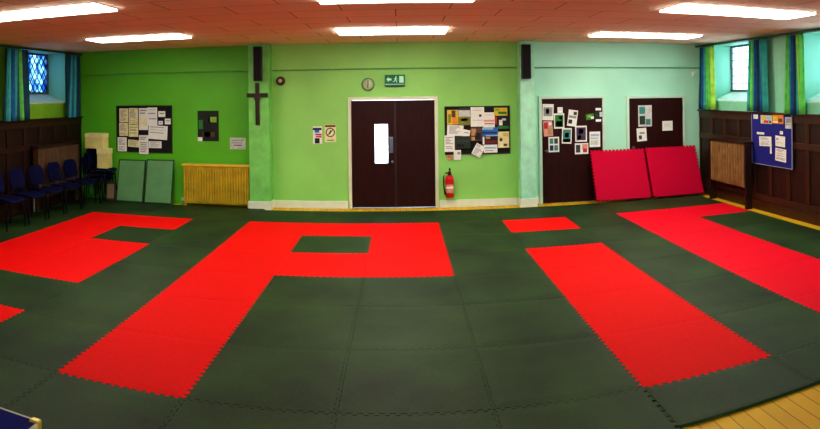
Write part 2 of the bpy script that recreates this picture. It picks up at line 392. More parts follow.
def jigsaw(x0, x1, y0, y1, flat, z=0, rim=.0035, d=.0):
    """flat = (left, right, bottom, top) plain edges"""
    g = .0015
    bot = [(x, y0 + o) for x, o in wave(x0, x1, flat[2])]
    rig = [(x1 + o, y) for y, o in wave(y0, y1, flat[1])]
    top = [(x, y1 + o) for x, o in wave(x0, x1, flat[3])][::-1]
    lef = [(x0 + o, y) for y, o in wave(y0, y1, flat[0])][::-1]
    return [bot[:-1], rig[:-1], top[:-1], lef[:-1]]
def mat_mesh(x0, x1, y0, y1, flat, th=TOP, dome=.0):
    """flat slab with jigsaw edges, chamfered rim and a slightly raised field"""
    sides = jigsaw(x0, x1, y0, y1, flat); loop = [p for s in sides for p in s]; n = len(loop)
    cx, cy_ = (x0 + x1) / 2, (y0 + y1) / 2
    vs = [(x, y, 0) for x, y in loop] + [(x, y, th - .005) for x, y in loop]
    def inset(p, k): return (cx + (p[0] - cx) * k, cy_ + (p[1] - cy_) * k)
    vs += [(*inset(p, .994), th) for p in loop]
    cor = [(x0 + .09, y0 + .09), (x1 - .09, y0 + .09), (x1 - .09, y1 - .09), (x0 + .09, y1 - .09)]
    if y1 - y0 < .7: cor = [(x0 + .05, y0 + .03), (x1 - .05, y0 + .03), (x1 - .05, y1 - .05), (x0 + .05, y1 - .05)]
    c0 = len(vs); vs += [(x, y, th + dome) for x, y in cor]
    fs = [tuple(reversed(range(n)))]
    for i in range(n):
        j = (i + 1) % n; fs.append((i, j, n + j, n + i)); fs.append((n + i, n + j, 2 * n + j, 2 * n + i))
    k = 0
    for si, s in enumerate(sides):
        idx = [2 * n + (k + t) % n for t in range(len(s) + 1)]; k += len(s)
        fs.append(tuple(idx) + (c0 + (si + 1) % 4, c0 + si))
    fs.append((c0, c0 + 1, c0 + 2, c0 + 3))
    return MB().add(vs, fs)
for (c, r) in [(c, r) for r in range(-1, 7) for c in range(-4, 8)]:
    x0, x1, y1, y0 = CX[c], CX[c + 1], RY[r], RY[r + 1]
    if r == -1 and c < 0: y1 = 1.36 if c < -2 else 1.14
    if r == 6 and c <= 3: y0 = -7.04
    red = (c, r) in RED
    flat = (c == -4, c == 7, r == 6, r == -1)
    mb = mat_mesh(x0, x1, y0, y1, flat, TOP + random.uniform(-.0006, .0006), random.uniform(.001, .0045))
    loc = ((x0 + x1) / 2, (y0 + y1) / 2, 0.0005)
    for v in mb.v: v.z += .0005
    o = mb.build('floor_mat', (PINKF if c >= 6 else REDF) if red else BLKF, None, 0, loc)
    kind = 'red' if red else 'black'
    if (c, r) == (1, 1): lab = 'lone black jigsaw foam mat filling the hole of the red P'
    elif (c, r) == (4, 0): lab = 'lone red jigsaw foam mat forming the dot of the i'
    elif (c, r) == (7, 0): lab = 'pinkish red foam mat forming the short side arm by the radiator'
    else: lab = '%s jigsaw foam mat, %s, %s' % (kind, 'front row' if r == 6 and c <= 3 else ROWN[r], COLN[c])
    tag(o, lab, 'floor mat', 'red foam floor mats' if red else 'black foam floor mats')

# crimson mats leaning on the doors
def leaning_mat(x0, x1, yb, yt, zt, label, rot):
    w = x1 - x0; L = math.hypot(yb - yt, zt - TOP); th = .026
    mb = mat_mesh(-w / 2, w / 2, 0, L, (False, False, False, False), th, 0)
    ang = math.atan2(zt - TOP, yt - yb)
    base = Vector(((x0 + x1) / 2, yb, TOP + .035))
    Mx = Matrix.Translation(base) @ Matrix.Rotation(rot, 4, 'Y') @ Matrix.Rotation(ang, 4, 'X')
    mb.v = [Mx @ p for p in mb.v]
    o = mb.build('leaning_mat', CRIMF, None, 0, tuple(base))
    return tag(o, label, 'foam mat', 'spare crimson mats leaning on the doors')
leaning_mat(5.955, 7.035, .95, 1.32, .91, 'crimson jigsaw foam mat leaning on the poster door', .004)
leaning_mat(7.075, 8.15, .94, 1.31, .92, 'crimson jigsaw foam mat leaning on the door nearest the corner', .0)

# ------------------------------------------------------------------ ceiling lights
DIFF = emit('lit_diffuser', (255, 252, 240), 9.0)
HOUS = mat('white_enamel', (225, 225, 220), .4)
def ceiling_light(x0, x1, y0, y1, label):
    zt, zb2 = CEIL - .004, CEIL - .03
    t = thing('ceiling_light', label, 'light', ((x0 + x1) / 2, (y0 + y1) / 2, zb2), 'fluorescent ceiling lights')
    MB().box(x0 - .012, x1 + .012, y0 - .012, y1 + .012, CEIL - .012, CEIL).build('housing', HOUS, t, .003)
    d = MB().box(x0, x1, y0, y1, zb2, CEIL - .012).build('diffuser', DIFF, t, .008)
    for k in (1, 2):
        x = x0 + (x1 - x0) * k / 3; MB().box(x - .006, x + .006, y0 + .01, y1 - .01, zb2 - .003, zb2 + .002).build('diffuser_seam', HOUS, d)
    return t
for (n0, n1, f0, f1, xa, xb), lab in ((((98, 5.3), (0, 14), (118.5, 12.3), (0, 21), -2.45, None), 'fluorescent ceiling light nearest the chair wall in the row nearer the viewer'),
      (((88, 39.5), (181, 35.7), (96.6, 43), (192, 38.6), None, None), 'fluorescent ceiling light above the yellow radiator and the pale-papered board'),
      (((316, -4), (476, -4), (318, 3.6), (474, 3), None, None), 'fluorescent ceiling light cut off by the top of the photo'),
      (((334, 30), (449.5, 28.4), (341, 35.7), (444, 33.7), None, None), 'fluorescent ceiling light in front of the double door'),
      (((684, 3.8), (808, 15.2), (668.4, 10.8), (782, 21), None, None), 'fluorescent ceiling light nearest the blue noticeboard, in the row nearer the viewer'),
      (((602, 32.2), (697, 37.2), (594, 35.7), (681, 40), None, None), 'fluorescent ceiling light above the leaning crimson mats')):
    q = [on(2, CEIL - .03, *p) for p in (n0, n1, f0, f1)]
    yn, yf = (q[0].y + q[1].y) / 2, (q[2].y + q[3].y) / 2
    x0, x1 = (q[0].x + q[2].x) / 2, (q[1].x + q[3].x) / 2
    if xa is not None: x1 = x0; x0 = xa
    ceiling_light(min(x0, x1), max(x0, x1), yn, yf, lab)

# ------------------------------------------------------------------ curtains
CC = {'t': mat('curtain_teal', (60, 176, 166), .8, .1, 8), 'b': mat('curtain_blue', (30, 100, 160), .8, .1, 8), 'g': mat('curtain_green', (104, 204, 90), .8, .1, 8),
      'l': mat('curtain_lime', (170, 220, 84), .8, .1, 8), 'd': mat('curtain_dark_teal', (14, 70, 92), .8, .1, 8), 'p': mat('curtain_pale_blue', (130, 190, 206), .8, .1, 8)}
def curtain(x, sgn, ya, yb, z0, z1, seq, label):
    t = thing('curtain', label, 'curtain', (x, (ya + yb) / 2, z0), 'striped window curtains')
    nf = 6; n = nf * 8; keys = sorted(set(seq)); vs = []; fs = []; ms = []
    nz = 8
    for j in range(nz + 1):
        z = z0 + (z1 - z0) * j / nz; k = 1 - .0 * j; sp = 1.06 - .24 * j / nz
        for i in range(n + 1):
            s = i / n; y = (ya + yb) / 2 + (yb - ya) * (s - .5) * sp
            vs.append((x + .038 * math.sin(s * nf * 2 * PI + .15 * j), y, z))
    for j in range(nz):
        for i in range(n):
            a = j * (n + 1) + i; fs.append((a, a + 1, a + n + 2, a + n + 1)); ms.append(keys.index(seq[min(len(seq) - 1, int(i / n * len(seq)))]))
    mb = MB(); mb.v = [Vector(p) for p in vs]; mb.f = [list(f) for f in fs]; mb.m = ms; mb.sm = [True] * len(fs)
    o = mb.build('cloth', [CC[k] for k in keys], t)
    sd = o.modifiers.new('thick', 'SOLIDIFY'); sd.thickness = .004
    for i in range(nf + 1):
        y = (ya + yb) / 2 + (yb - ya) * (i / nf - .5) * .8
        MB().tube([(x, y, z1 - .02), (x, y, z1 + .019)], .005, 5).build('hook', DKMET, o)
XCR, XCL = XR - .12, XL + .12
def yy(x, u): return on(0, x, u, 80).y
curtain(XCR, -1, yy(XCR, 714), yy(XCR, 699.8), 1.70, 2.925, 'lggtbd', 'green and teal striped curtain hanging nearest the room corner beside mint wall')
curtain(XCR, -1, yy(XCR, 767), yy(XCR, 748), 1.70, 2.925, 'ttbdbggt', 'striped curtain with broad blue middle on far side of pale leaded window')
curtain(XCR, -1, yy(XCR, 803.5), yy(XCR, 785.5), 1.68, 2.925, 'gltdbtgg', 'lime and teal striped curtain above the blue noticeboard')
curtain(XCL, 1, yy(XCL, 3), yy(XCL, 29), 1.68, 2.925, 'dtbtdgdd', 'blue, teal and green curtain on the near side of the bluish leaded window')
curtain(XCL, 1, yy(XCL, 66.5), yy(XCL, 80), 1.68, 2.925, 'dtbtdd', 'dark teal curtain beside the noticeboard end of the bluish leaded window')
for x, s, y0, y1, lab in ((XCL, 1, -3.4, 1.3, 'dark curtain rail above the bluish leaded window'), (XCR, -1, -3.9, 1.36, 'dark curtain rail above the two pale leaded windows')):
    t = thing('curtain_rail', lab, 'curtain rail', (x, (y0 + y1) / 2, 2.95))
    MB().box(x - .015, x + .015, y0, y1, 2.945, 2.975).build('rail', mat('dark_rail', (44, 46, 40), .5), t, .003)
    xw = XL if s == 1 else XR
    for k in range(5):
        y = y0 + .15 + (y1 - y0 - .3) * k / 4; MB().box(x, xw, y - .012, y + .012, 2.955, 2.97).build('bracket', DKMET, t)

# ------------------------------------------------------------------ sheets of paper, boards and signs
OFF = {}
def sheet(plane, val, px, label, design, cat='notice', rot=0, base='white', group=None, name='hanging_notice', lift=None, thick=.0012):
    s, z, w, h = wrect(plane, val, *px)
    key = (plane, val); OFF[key] = OFF.get(key, 0) + .0014
    M = wallM(plane, val, s, z) @ Matrix.Translation((0, 0, OFF[key] if lift is None else lift)) @ Matrix.Rotation(rot, 4, 'Z')
    keys = []; mb = MB().box(-w / 2, w / 2, -h / 2, h / 2, 0, thick, 0, M)
    if design == 'text':
        design = []; y = .1; r = random.Random(label)
        while y < .86: design.append((.12, y, .5 + r.random() * .38, y + .045, 'grey')); y += .095 + (.08 if r.random() < .2 else 0)
    for dx0, dy0, dx1, dy1, k in design:
        if k not in keys: keys.append(k)
        mb.box(-w / 2 + dx0 * w, -w / 2 + dx1 * w, h / 2 - dy0 * h, h / 2 - dy1 * h, thick, thick + .0004, 1 + keys.index(k), M)
    mm = [pal(base) if base in PAL and base != 'white' else WHITE] + [pal(k) for k in keys]
    o = mb.build(name, mm, None, 0, tuple(M.translation))
    return tag(o, label, cat, group)
def zc(x0, y0, k):        # rectangle of a zoomed detail -> photograph pixels
    return lambda a, b, c, d: (x0 + a / k, y0 + b / k, x0 + c / k, y0 + d / k)
def board(plane, val, px, label, face, edge, fw=.018):
    s, z, w, h = wrect(plane, val, *px); M = wallM(plane, val, s, z)
    t = thing('noticeboard', label, 'noticeboard', tuple(M.translation))
    MB().box(-w / 2, w / 2, -h / 2, h / 2, 0, .014, 0, M).build('board', face, t)
    f = MB()
    f.box(-w / 2 - fw, -w / 2, -h / 2 - fw, h / 2 + fw, 0, .022, 0, M).box(w / 2, w / 2 + fw, -h / 2 - fw, h / 2 + fw, 0, .022, 0, M)
    f.box(-w / 2, w / 2, h / 2, h / 2 + fw, 0, .022, 0, M).box(-w / 2, w / 2, -h / 2 - fw, -h / 2, 0, .022, 0, M)
    f.build('board_frame', edge, t, .003)
    return t
FELT = mat('black_felt', (20, 24, 26), .9, .15, 40)
# board by the chairs
board('back', WB, (117.6, 106.4, 171.6, 151.4), 'black noticeboard covered with pale sheets above the grey-green panels', FELT, mat('dark_frame', (34, 40, 30), .5))
S = WB - .0145; k = zc(110, 100, 7.66); G = 'sheets on the noticeboard above the grey-green panels'
sheet('back', S, k(72, 65, 140, 170), 'pale sheet in the top corner of the pale-papered board, chair side', 'text', base='cream', group=G)
sheet('back', S, k(145, 62, 215, 170), 'pale sheet second along the top of the pale-papered board', 'text', base='cream', group=G)
sheet('back', S, k(222, 62, 292, 230), 'tall pale sheet at top middle of the pale-papered board', [(.1, .08, .85, .14, 'grey'), (.1, .2, .7, .26, 'grey'), (.1, .5, .9, .8, 'cream')], group=G)
sheet('back', S, k(288, 57, 363, 195), 'tall pale sheet beside the black gap atop the pale-papered board', [(.1, .1, .8, .16, 'pale'), (.1, .3, .8, .36, 'grey'), (.15, .6, .9, .66, 'grey')], group=G)
sheet('back', S, k(72, 175, 140, 275), 'pale sheet in second row at the edge of the pale-papered board', 'text', base='cream', group=G)
sheet('back', S, k(145, 172, 218, 282), 'yellowish sheet in the second row of the pale-papered board', [(.1, .1, .9, .16, 'olive'), (.1, .3, .9, .36, 'lime'), (.1, .5, .8, .56, 'olive'), (.1, .7, .8, .76, 'lime')], base='cream', group=G)
sheet('back', S, k(60, 285, 130, 393), 'pale sheet in the bottom corner of the pale-papered board, chair side', 'text', group=G)
sheet('back', S, k(140, 305, 228, 360), 'low wide pale sheet along the bottom of the pale-papered board', 'text', rot=-.06, base='cream', group=G)
sheet('back', S, k(225, 268, 297, 415), 'white sheet overhanging the bottom edge of the pale-papered board', 'text', group=G)
sheet('back', S, k(297, 195, 442, 302), 'large tilted white sheet on the pale-papered board', [(.08, .1, .8, .15, 'grey'), (.08, .3, .9, .35, 'pale'), (.08, .5, .8, .55, 'grey')], rot=-.06, group=G)
sheet('back', S, k(300, 315, 397, 368), 'small wide white sheet under the large tilted one', 'text', group=G)
sheet('back', S, k(372, 85, 426, 130), 'small pale card in the black corner of the pale-papered board', [(.2, .3, .8, .5, 'lime')], group=G)
sheet('back', S, k(422, 142, 468, 186), 'small white card at the outer edge of the pale-papered board', [(.2, .3, .8, .45, 'grey')], group=G)
sheet('back', S, k(374, 160, 408, 188), 'tiny white slip beneath the small card in the black corner', [(.2, .4, .8, .6, 'grey')], group=G)
# board beside the double door
board('back', WB, zc(440, 100, 7.15)(40, 50, 493, 380), 'black noticeboard crowded with colourful posters above the fire extinguisher', FELT, mat('dark_frame', (34, 40, 30), .5))
k = zc(440, 100, 7.15); G = 'posters on the noticeboard above the fire extinguisher'
P = 'poster'
sheet('back', S, k(50, 70, 130, 175), 'yellow poster with dark figures on the colourful board', [(.1, .3, .35, .9, 'olive'), (.4, .05, .75, .5, 'brown'), (.45, .5, .9, .95, 'orange')], P, base='yellow', group=G)
sheet('back', S, k(132, 58, 215, 180), 'poster of a yellow field below pale sky', [(0, .12, 1, .5, 'pale'), (0, .5, 1, 1, 'olive'), (.2, .6, .8, .75, 'yellow'), (0, 0, 1, .12, 'ink')], P, base='olive', group=G)
sheet('back', S, k(218, 50, 315, 190), 'large white sheet with one dark spot on the colourful board', [(.62, .38, .8, .5, 'ink'), (.15, .15, .8, .19, 'pale'), (.15, .65, .9, .7, 'pale')], P, group=G)
sheet('back', S, k(308, 88, 390, 195), 'white sheet with pink lower half on the colourful board', [(.05, .5, .95, .62, 'pink'), (.1, .7, .9, .8, 'tan'), (.1, .15, .9, .2, 'pale')], P, group=G)
sheet('back', S, k(385, 55, 480, 112), 'yellow-green leaflet in the top corner of the colourful board', [(.05, .1, .4, .4, 'lime'), (.3, .5, .95, .8, 'green')], P, base='yellow', group=G)
sheet('back', S, k(390, 112, 490, 210), 'dark photo poster with white arc and green base', [(.3, .3, .55, .7, 'white'), (.5, .2, .8, .35, 'pale'), (.2, .75, 1, .95, 'green'), (0, .1, .15, .6, 'red')], P, base='black', group=G)
sheet('back', S, k(50, 180, 166, 255), 'wide white sheet below the yellow poster', 'text', rot=-.05, group=G)
sheet('back', S, k(215, 195, 298, 292), 'brown photo poster in the middle of the colourful board', [(.1, .1, .5, .6, 'tan'), (.4, .4, .9, .9, 'black'), (.1, .7, .4, .95, 'tan')], P, base='brown', group=G)
sheet('back', S, k(160, 212, 212, 272), 'small tilted white card beside the brown photo poster', [(.2, .3, .8, .4, 'grey')], rot=-.2, group=G)
sheet('back', S, k(300, 195, 413, 262), 'blue poster with pale bands on the colourful board', [(0, .0, .7, .25, 'sky'), (0, .5, 1, .65, 'navy'), (.2, .8, 1, 1, 'sky')], P, base='blue', group=G)
sheet('back', S, k(303, 258, 412, 322), 'dark photo poster with a red strip under the blue poster', [(.0, .05, .12, .9, 'white'), (.15, .45, .95, .8, 'darkred'), (.2, .05, .5, .3, 'tan')], P, base='black', group=G)
sheet('back', S, k(412, 225, 492, 340), 'cream poster with dark spots at the edge of the colourful board', [(.15, .4, .4, .6, 'brown'), (.5, .75, .8, .9, 'brown'), (.5, .1, .9, .3, 'yellow')], P, base='cream', group=G)
sheet('back', S, k(108, 258, 215, 345), 'dark green photo poster low on the colourful board', [(.1, .3, .9, .5, 'ink'), (.1, .65, .6, .9, 'black')], P, base='dkgreen', group=G)
sheet('back', S, k(30, 252, 104, 370), 'white sheet over the door-side edge of the colourful board', 'text', group=G)
sheet('back', S, k(238, 315, 306, 400), 'white sheet hanging crooked from the bottom of the colourful board', 'text', rot=-.5, group=G)
sheet('back', S, k(310, 318, 408, 375), 'pale blue and white sheet along the bottom of the colourful board', [(.05, .3, .95, .5, 'sky'), (.1, .7, .7, .8, 'grey')], group=G)
sheet('back', S, k(97, 357, 150, 427), 'white sheet hanging below the colourful board over its frame', [(.5, .2, .9, .45, 'grey')], group=G, lift=.02)
sheet('back', S, k(50, 392, 90, 427), 'small orange card below the colourful board', [(.2, .3, .8, .5, 'red')], base='tan', group=G, lift=.0085)
# posters on the two plain doors
k = zc(535, 90, 5.125); G = 'posters taped to the poster door'
sheet('back', DF, k(38, 72, 95, 155), 'white poster with grey picture in top corner of the poster door', [(.1, .2, .9, .75, 'grey'), (.3, .3, .6, .6, 'ink')], P, rot=-.03, group=G)
sheet('back', DF, k(115, 88, 142, 118), 'small blank white card near the top of the poster door', [(.2, .4, .8, .5, 'pale')], group=G)
sheet('back', DF, k(97, 120, 150, 198), 'green picture poster with white border on the poster door', [(.1, .1, .9, .9, 'green'), (.2, .5, .8, .85, 'dkgreen'), (.5, .2, .8, .4, 'lime')], P, group=G)
sheet('back', DF, k(168, 102, 216, 186), 'tilted white leaflet at top middle of the poster door', [(.1, .35, .9, .5, 'grey'), (.1, .6, .5, .85, 'dkgreen'), (.55, .1, .9, .3, 'ink')], P, rot=-.14, group=G)
sheet('back', DF, k(260, 122, 302, 152), 'small crooked green leaflet on the poster door', [(.2, .2, .7, .6, 'lime'), (.6, .5, .95, .9, 'white')], P, rot=.1, base='green', group=G)
sheet('back', DF, k(306, 88, 346, 170), 'black poster with white ring shapes at hinge edge of the poster door', [(.1, .05, .8, .2, 'white'), (.6, .3, .95, .6, 'pale'), (.1, .75, .8, .9, 'white'), (.1, .4, .4, .6, 'dkgreen')], P, base='black', group=G)
sheet('back', DF, k(42, 158, 90, 237), 'pinkish red poster below the grey picture on the poster door', [(.1, .1, .5, .5, 'red'), (.4, .5, .9, .9, 'tan'), (.6, .1, .9, .3, 'white')], P, rot=.06, base='pink', group=G)
sheet('back', DF, k(137, 195, 187, 275), 'pale green picture poster in the middle of the poster door', [(.1, .1, .9, .9, 'teal'), (.3, .3, .7, .6, 'pale'), (.1, .7, .9, .9, 'dkgreen')], P, rot=-.04, group=G)
sheet('back', DF, k(205, 183, 265, 265), 'dark purple picture poster with white border on the poster door', [(.1, .1, .9, .9, 'purple'), (.3, .2, .7, .5, 'pale'), (.2, .6, .5, .85, 'ink')], P, group=G)
sheet('back', DF, k(68, 240, 123, 318), 'white poster with four small blue pictures on the poster door', [(.12, .1, .46, .45, 'teal'), (.54, .1, .88, .45, 'ink'), (.12, .55, .46, .9, 'navy'), (.54, .55, .88, .9, 'teal')], P, group=G)
sheet('back', DF, k(203, 272, 272, 328), 'wide white poster with black and red shapes, lowest on the poster door', [(.08, .15, .4, .85, 'ink'), (.55, .1, .95, .6, 'pink'), (.6, .5, .9, .85, 'red')], P, group=G)
sheet('back', DF, k(278, 213, 333, 292), 'white poster with pale blue heading on the poster door', [(.1, .15, .9, .3, 'sky'), (.1, .4, .8, .45, 'grey'), (.1, .55, .8, .85, 'pale')], P, group=G)
G = 'papers taped to the door nearest the corner'
sheet('back', DF, k(527, 78, 597, 187), 'tall teal collage poster on the door nearest the corner', [(.08, .08, .5, .4, 'teal'), (.5, .2, .92, .6, 'pale'), (.1, .5, .5, .9, 'dkgreen'), (.55, .65, .9, .92, 'teal')], P, base='pale', group=G)
sheet('back', DF, k(520, 195, 570, 262), 'white sheet with grey scribble on the door nearest the corner', [(.3, .3, .8, .45, 'grey'), (.2, .55, .5, .85, 'ink')], P, rot=.05, group=G)
sheet('back', DF, k(650, 158, 703, 208), 'square white notice alone on the door nearest the corner', [(.2, .3, .8, .36, 'pale'), (.2, .5, .8, .56, 'pale')], group=G)
# wall pictures and signs
sheet('back', WB, (197.7, 110.8, 218.8, 141.2), 'dark green picture poster on the green wall above the yellow radiator', [(.3, .1, .6, .95, 'black'), (.5, .2, .9, .38, 'lime'), (.05, .3, .25, .6, 'green'), (.25, .7, .8, .85, 'brown'), (0, .87, .22, 1, 'white'), (.6, .45, .9, .7, 'black')], P, base='deepgreen', name='picture_poster')
sheet('back', WB, (230, 137.6, 245.7, 149.2), 'small pale notice beside the pilaster with the cross', [(.1, .2, .9, .27, 'grey'), (.1, .42, .8, .49, 'grey'), (.25, .62, .75, .7, 'ink')], base='pale')
k = zc(305, 115, 12.25)
sheet('back', WB, k(98, 140, 210, 352), 'white sign with blue, red and black blocks beside the double door', [(.0, .08, .95, .22, 'navy'), (.2, .2, .7, .36, 'blue'), (.25, .42, .95, .52, 'red'), (.3, .55, .95, .64, 'red'), (.2, .68, .72, .98, 'black')], 'sign', name='safety_sign')

def disc_poly(r0, r1, a0, a1, n):
    o = [(r1 * math.cos(a0 + (a1 - a0) * i / n), r1 * math.sin(a0 + (a1 - a0) * i / n)) for i in range(n + 1)]
    if r0 <= 0: return [o[:-1]]
    i_ = [(r0 * math.cos(a0 + (a1 - a0) * i / n), r0 * math.sin(a0 + (a1 - a0) * i / n)) for i in range(n + 1)]
    return [[o[j], o[j + 1], i_[j + 1], i_[j]] for j in range(n)]
# round prohibition sign
s, z, w, h = wrect('back', WB, *k(240, 118, 380, 330)); M = wallM('back', WB, s, z)
mb = MB().box(-w / 2, w / 2, -h / 2, h / 2, 0, .003, 0, M).box(-w * .46, w * .46, h * .36, h * .47, .003, .0035, 3, M)
MC = M @ Matrix.Translation((0, h * .05, 0))
R0 = w * .41
for p in disc_poly(R0 * .78, R0, 0, 2 * PI, 28): mb.prism(p, .003, .0036, 1, MC)
MD = MC @ Matrix.Rotation(PI / 4, 4, 'Z')
mb.box(-R0 * .8, R0 * .8, -R0 * .09, R0 * .09, .0036, .0042, 1, MD).box(-R0 * .2, R0 * .14, -R0 * .45, R0 * .45, .003, .0035, 2, MC @ Matrix.Rotation(-.5, 4, 'Z'))
mb.box(-w * .3, w * .3, -h * .42, -h * .38, .003, .0035, 2, M)
tag(mb.build('prohibition_sign', [CREAMP, pal('ink'), pal('black'), pal('darkred')], None, 0, tuple(M.translation)), 'cream sign with a round barred symbol beside the double door', 'sign')

# exit sign
s, z, w, h = wrect('back', WB - .03, 384.9, 74.8, 404.8, 86.4); t = thing('exit_sign', 'green emergency exit sign with running figure above the double door', 'exit sign', (s, WB, z))
M = wallM('back', WB, s, z)
MB().box(-w / 2, w / 2, -h / 2, h / 2, 0, .05, 0, M).build('housing', mat('sign_housing', (20, 96, 58), .4), t, .004)
ex = MB().box(-w * .48, w * .48, -h * .26, h * .46, .05, .052, 0, M).box(-w * .48, w * .48, -h * .34, -h * .29, .05, .053, 1, M)
q = h * .30; Mx = M @ Matrix.Translation((0, h * .1, 0))
ex.prism([(-w * .42, 0), (-w * .31, q * .75), (-w * .31, q * .3), (-w * .17, q * .3), (-w * .17, -q * .3), (-w * .31, -q * .3), (-w * .31, -q * .75)], .052, .0532, 1, Mx)   # arrow
ex.box(w * .22, w * .44, -q * .95, q * .95, .052, .0532, 1, Mx)                                       # doorway
for p in disc_poly(0, q * .2, 0, 2 * PI, 12): ex.prism(p, .052, .0534, 1, Mx @ Matrix.Translation((w * .06, q * .75, 0)))
def limb(a, b, r):
    a, b = Vector(a), Vector(b); d = (b - a).normalized(); nn = Vector((-d.y, d.x)) * r
    ex.prism([tuple(a + nn), tuple(a - nn), tuple(b - nn), tuple(b + nn)], .052, .0534, 1, Mx)
e = w / 2
limb((.10 * e, q * .5), (.04 * e, -q * .15), q * .17); limb((.10 * e, q * .4), (-.08 * e, q * .15), q * .08); limb((.10 * e, q * .4), (.24 * e, q * .05), q * .08)
limb((.04 * e, -q * .1), (.2 * e, -q * .4), q * .1); limb((.2 * e, -q * .4), (.16 * e, -q * .95), q * .09); limb((.04 * e, -q * .1), (-.06 * e, -q * .6), q * .1); limb((-.06 * e, -q * .6), (-.22 * e, -q * .62), q * .08)
ex.build('sign_face', [pal('signgreen'), emit('sign_white', (170, 225, 195), .12)], t)

# clock
s, z, w, h = wrect('back', WB, 361.6, 77.8, 374.6, 91.2); R0 = w / 2; M = wallM('back', WB, s, z)
t = thing('wall_clock', 'round pale wall clock beside the exit sign', 'clock', (s, WB, z))
MB().lathe([(R0 * .98, 0), (R0, .03), (R0 * .94, .04), (R0 * .86, .036), (R0 * .85, .02)], 32, 0, M).build('rim', mat('clock_rim', (96, 120, 72), .4), t)
cf = MB().lathe([(R0 * .87, .018), (R0 * .87, .024)], 32, 0, M).build('clock_face', mat('clock_face', (196, 214, 168), .5), t)
MB().box(-.006, .006, -.02, R0 * .7, .026, .029, 0, M).build('hand', BLK, cf); MB().box(-.007, .007, -.015, R0 * .5, .029, .031, 0, M @ Matrix.Rotation(PI * .96, 4, 'Z')).build('hand', BLK, cf)
for i in range(12): MB().box(-.004, .004, R0 * .72, R0 * .82, .0235, .0245, 0, M @ Matrix.Rotation(i * PI / 6, 4, 'Z')).build('hour_mark', pal('ink'), cf)
# fire bell
s, z, w, h = wrect('back', WB, 276.5, 76.5, 285.5, 85.5); R0 = w / 2; M = wallM('back', WB, s, z)
t = thing('mounted_alarm_bell', 'small round dark red alarm bell beside the pilaster with the cross', 'alarm bell', (s, WB, z))
MB().lathe([(R0 * .55, 0), (R0 * .55, .03), (R0, .035), (R0 * .98, .06), (R0 * .75, .085), (R0 * .45, .095)], 24, 0, M).build('gong', mat('bell_red', (88, 34, 26), .35), t)
MB().lathe([(R0 * .42, .094), (R0 * .42, .1), (R0 * .2, .108)], 18, 0, M).build('boss', pal('pale'), t)

# cross on the pilaster
yc = PF
c0, c1 = on(1, yc, 257, 83), on(1, yc, 257, 125); l0, l1 = on(1, yc, 247.2, 95), on(1, yc, 268, 95)
cx = (l0.x + l1.x) / 2
t = thing('hanging_cross', 'dark wooden cross hanging on the green pilaster', 'cross', (cx, yc, c1.z))
CW = mat('dark_cross_wood', (44, 22, 16), .45, .15, 8)
MB().box(cx - .034, cx + .034, yc - .04, yc - .003, c1.z, c0.z).build('upright', CW, t, .005)
MB().box(l0.x, l1.x, yc - .043, yc - .006, l0.z - .04, l0.z + .03).build('crossbar', CW, t, .005)
MB().box(cx - .045, cx + .045, yc - .052, yc - .04, l0.z - .10, l0.z + .03).build('centre_plaque', mat('reddish_wood', (62, 28, 22), .4), t, .004)
# column loudspeakers
for (u0, u1, v0, v1), lab in (((253.4, 261.4, 46.5, 81), 'black column loudspeaker above the wooden cross'), ((522, 530.8, 44.3, 78.8), 'black column loudspeaker on the mint pilaster')):
    s, z, w, h = wrect('back', PF - .12, u0, v0, u1, v1)
    t = thing('column_speaker', lab, 'loudspeaker', (s, PF, z - h / 2), 'black column loudspeakers')
    y0 = PF - .14
    cb = MB().box(s - w / 2, s + w / 2, y0, PF - .03, z - h / 2, z + h / 2).build('cabinet', BLK, t, .006)
    MB().box(s - w / 2 + .012, s + w / 2 - .012, y0 - .008, y0, z - h / 2 + .015, z + h / 2 - .015).build('grille', mat('speaker_cloth', (26, 20, 26), .9, .3, 90), cb, .004)
    for dz in (-.2, .3): MB().box(s - .03, s + .03, PF - .03, PF, z + h * dz, z + h * (dz + .08)).build('wall_bracket', DKMET, t)
# corner sensor
s, z, w, h = wrect('back', WB, 691, 71, 695.5, 77)
t = thing('motion_detector', 'small white motion sensor high in the mint corner', 'sensor', (s, WB, z))
MB().box(s - .035, s + .035, WB - .05, WB, z - .055, z + .055).build('casing', WHITE, t, .012)
MB().lathe([(.022, 0), (.02, .008), (.01, .014)], 14, 0, wallM('back', WB - .05, s, z - .015)).build('lens', pal('pale'), t)

# blue noticeboard on the panelling
XP = XR - .05
bl = on(0, XP, 752.8, 140); br_ = on(0, XP, 792.5, 140)
board('right', XP, (752.9, 113.6, 792.4, 165.6), 'blue noticeboard with a pale frame on the dark panelling', mat('blue_felt', (22, 26, 128), .8, .1, 40), mat('pale_frame', (150, 156, 176), .4), .012)
S = XP - .0145; k = zc(745, 105, 6.13); G = 'papers on the blue noticeboard'
sheet('right', S, k(52, 58, 80, 85), 'small white slip in the top corner of the blue noticeboard', [(.2, .4, .8, .5, 'pale')], group=G)
sheet('right', S, k(97, 62, 165, 115), 'multicoloured leaflet at the top of the blue noticeboard', [(.05, .1, .45, .6, 'yellow'), (.5, .2, .95, .5, 'sky'), (.3, .6, .7, .9, 'red'), (.75, .6, .95, .9, 'green')], 'leaflet', base='pale', group=G)
sheet('right', S, k(167, 60, 237, 115), 'orange-yellow leaflet at the top of the blue noticeboard', [(.1, .2, .5, .6, 'yellow'), (.55, .4, .9, .8, 'brown'), (.1, .7, .5, .9, 'white')], 'leaflet', base='orange', group=G)
sheet('right', S, k(248, 75, 288, 145), 'grey and white leaflet near the frame of the blue noticeboard', [(.1, .1, .9, .5, 'grey'), (.1, .6, .9, .68, 'grey')], 'leaflet', base='pale', group=G)
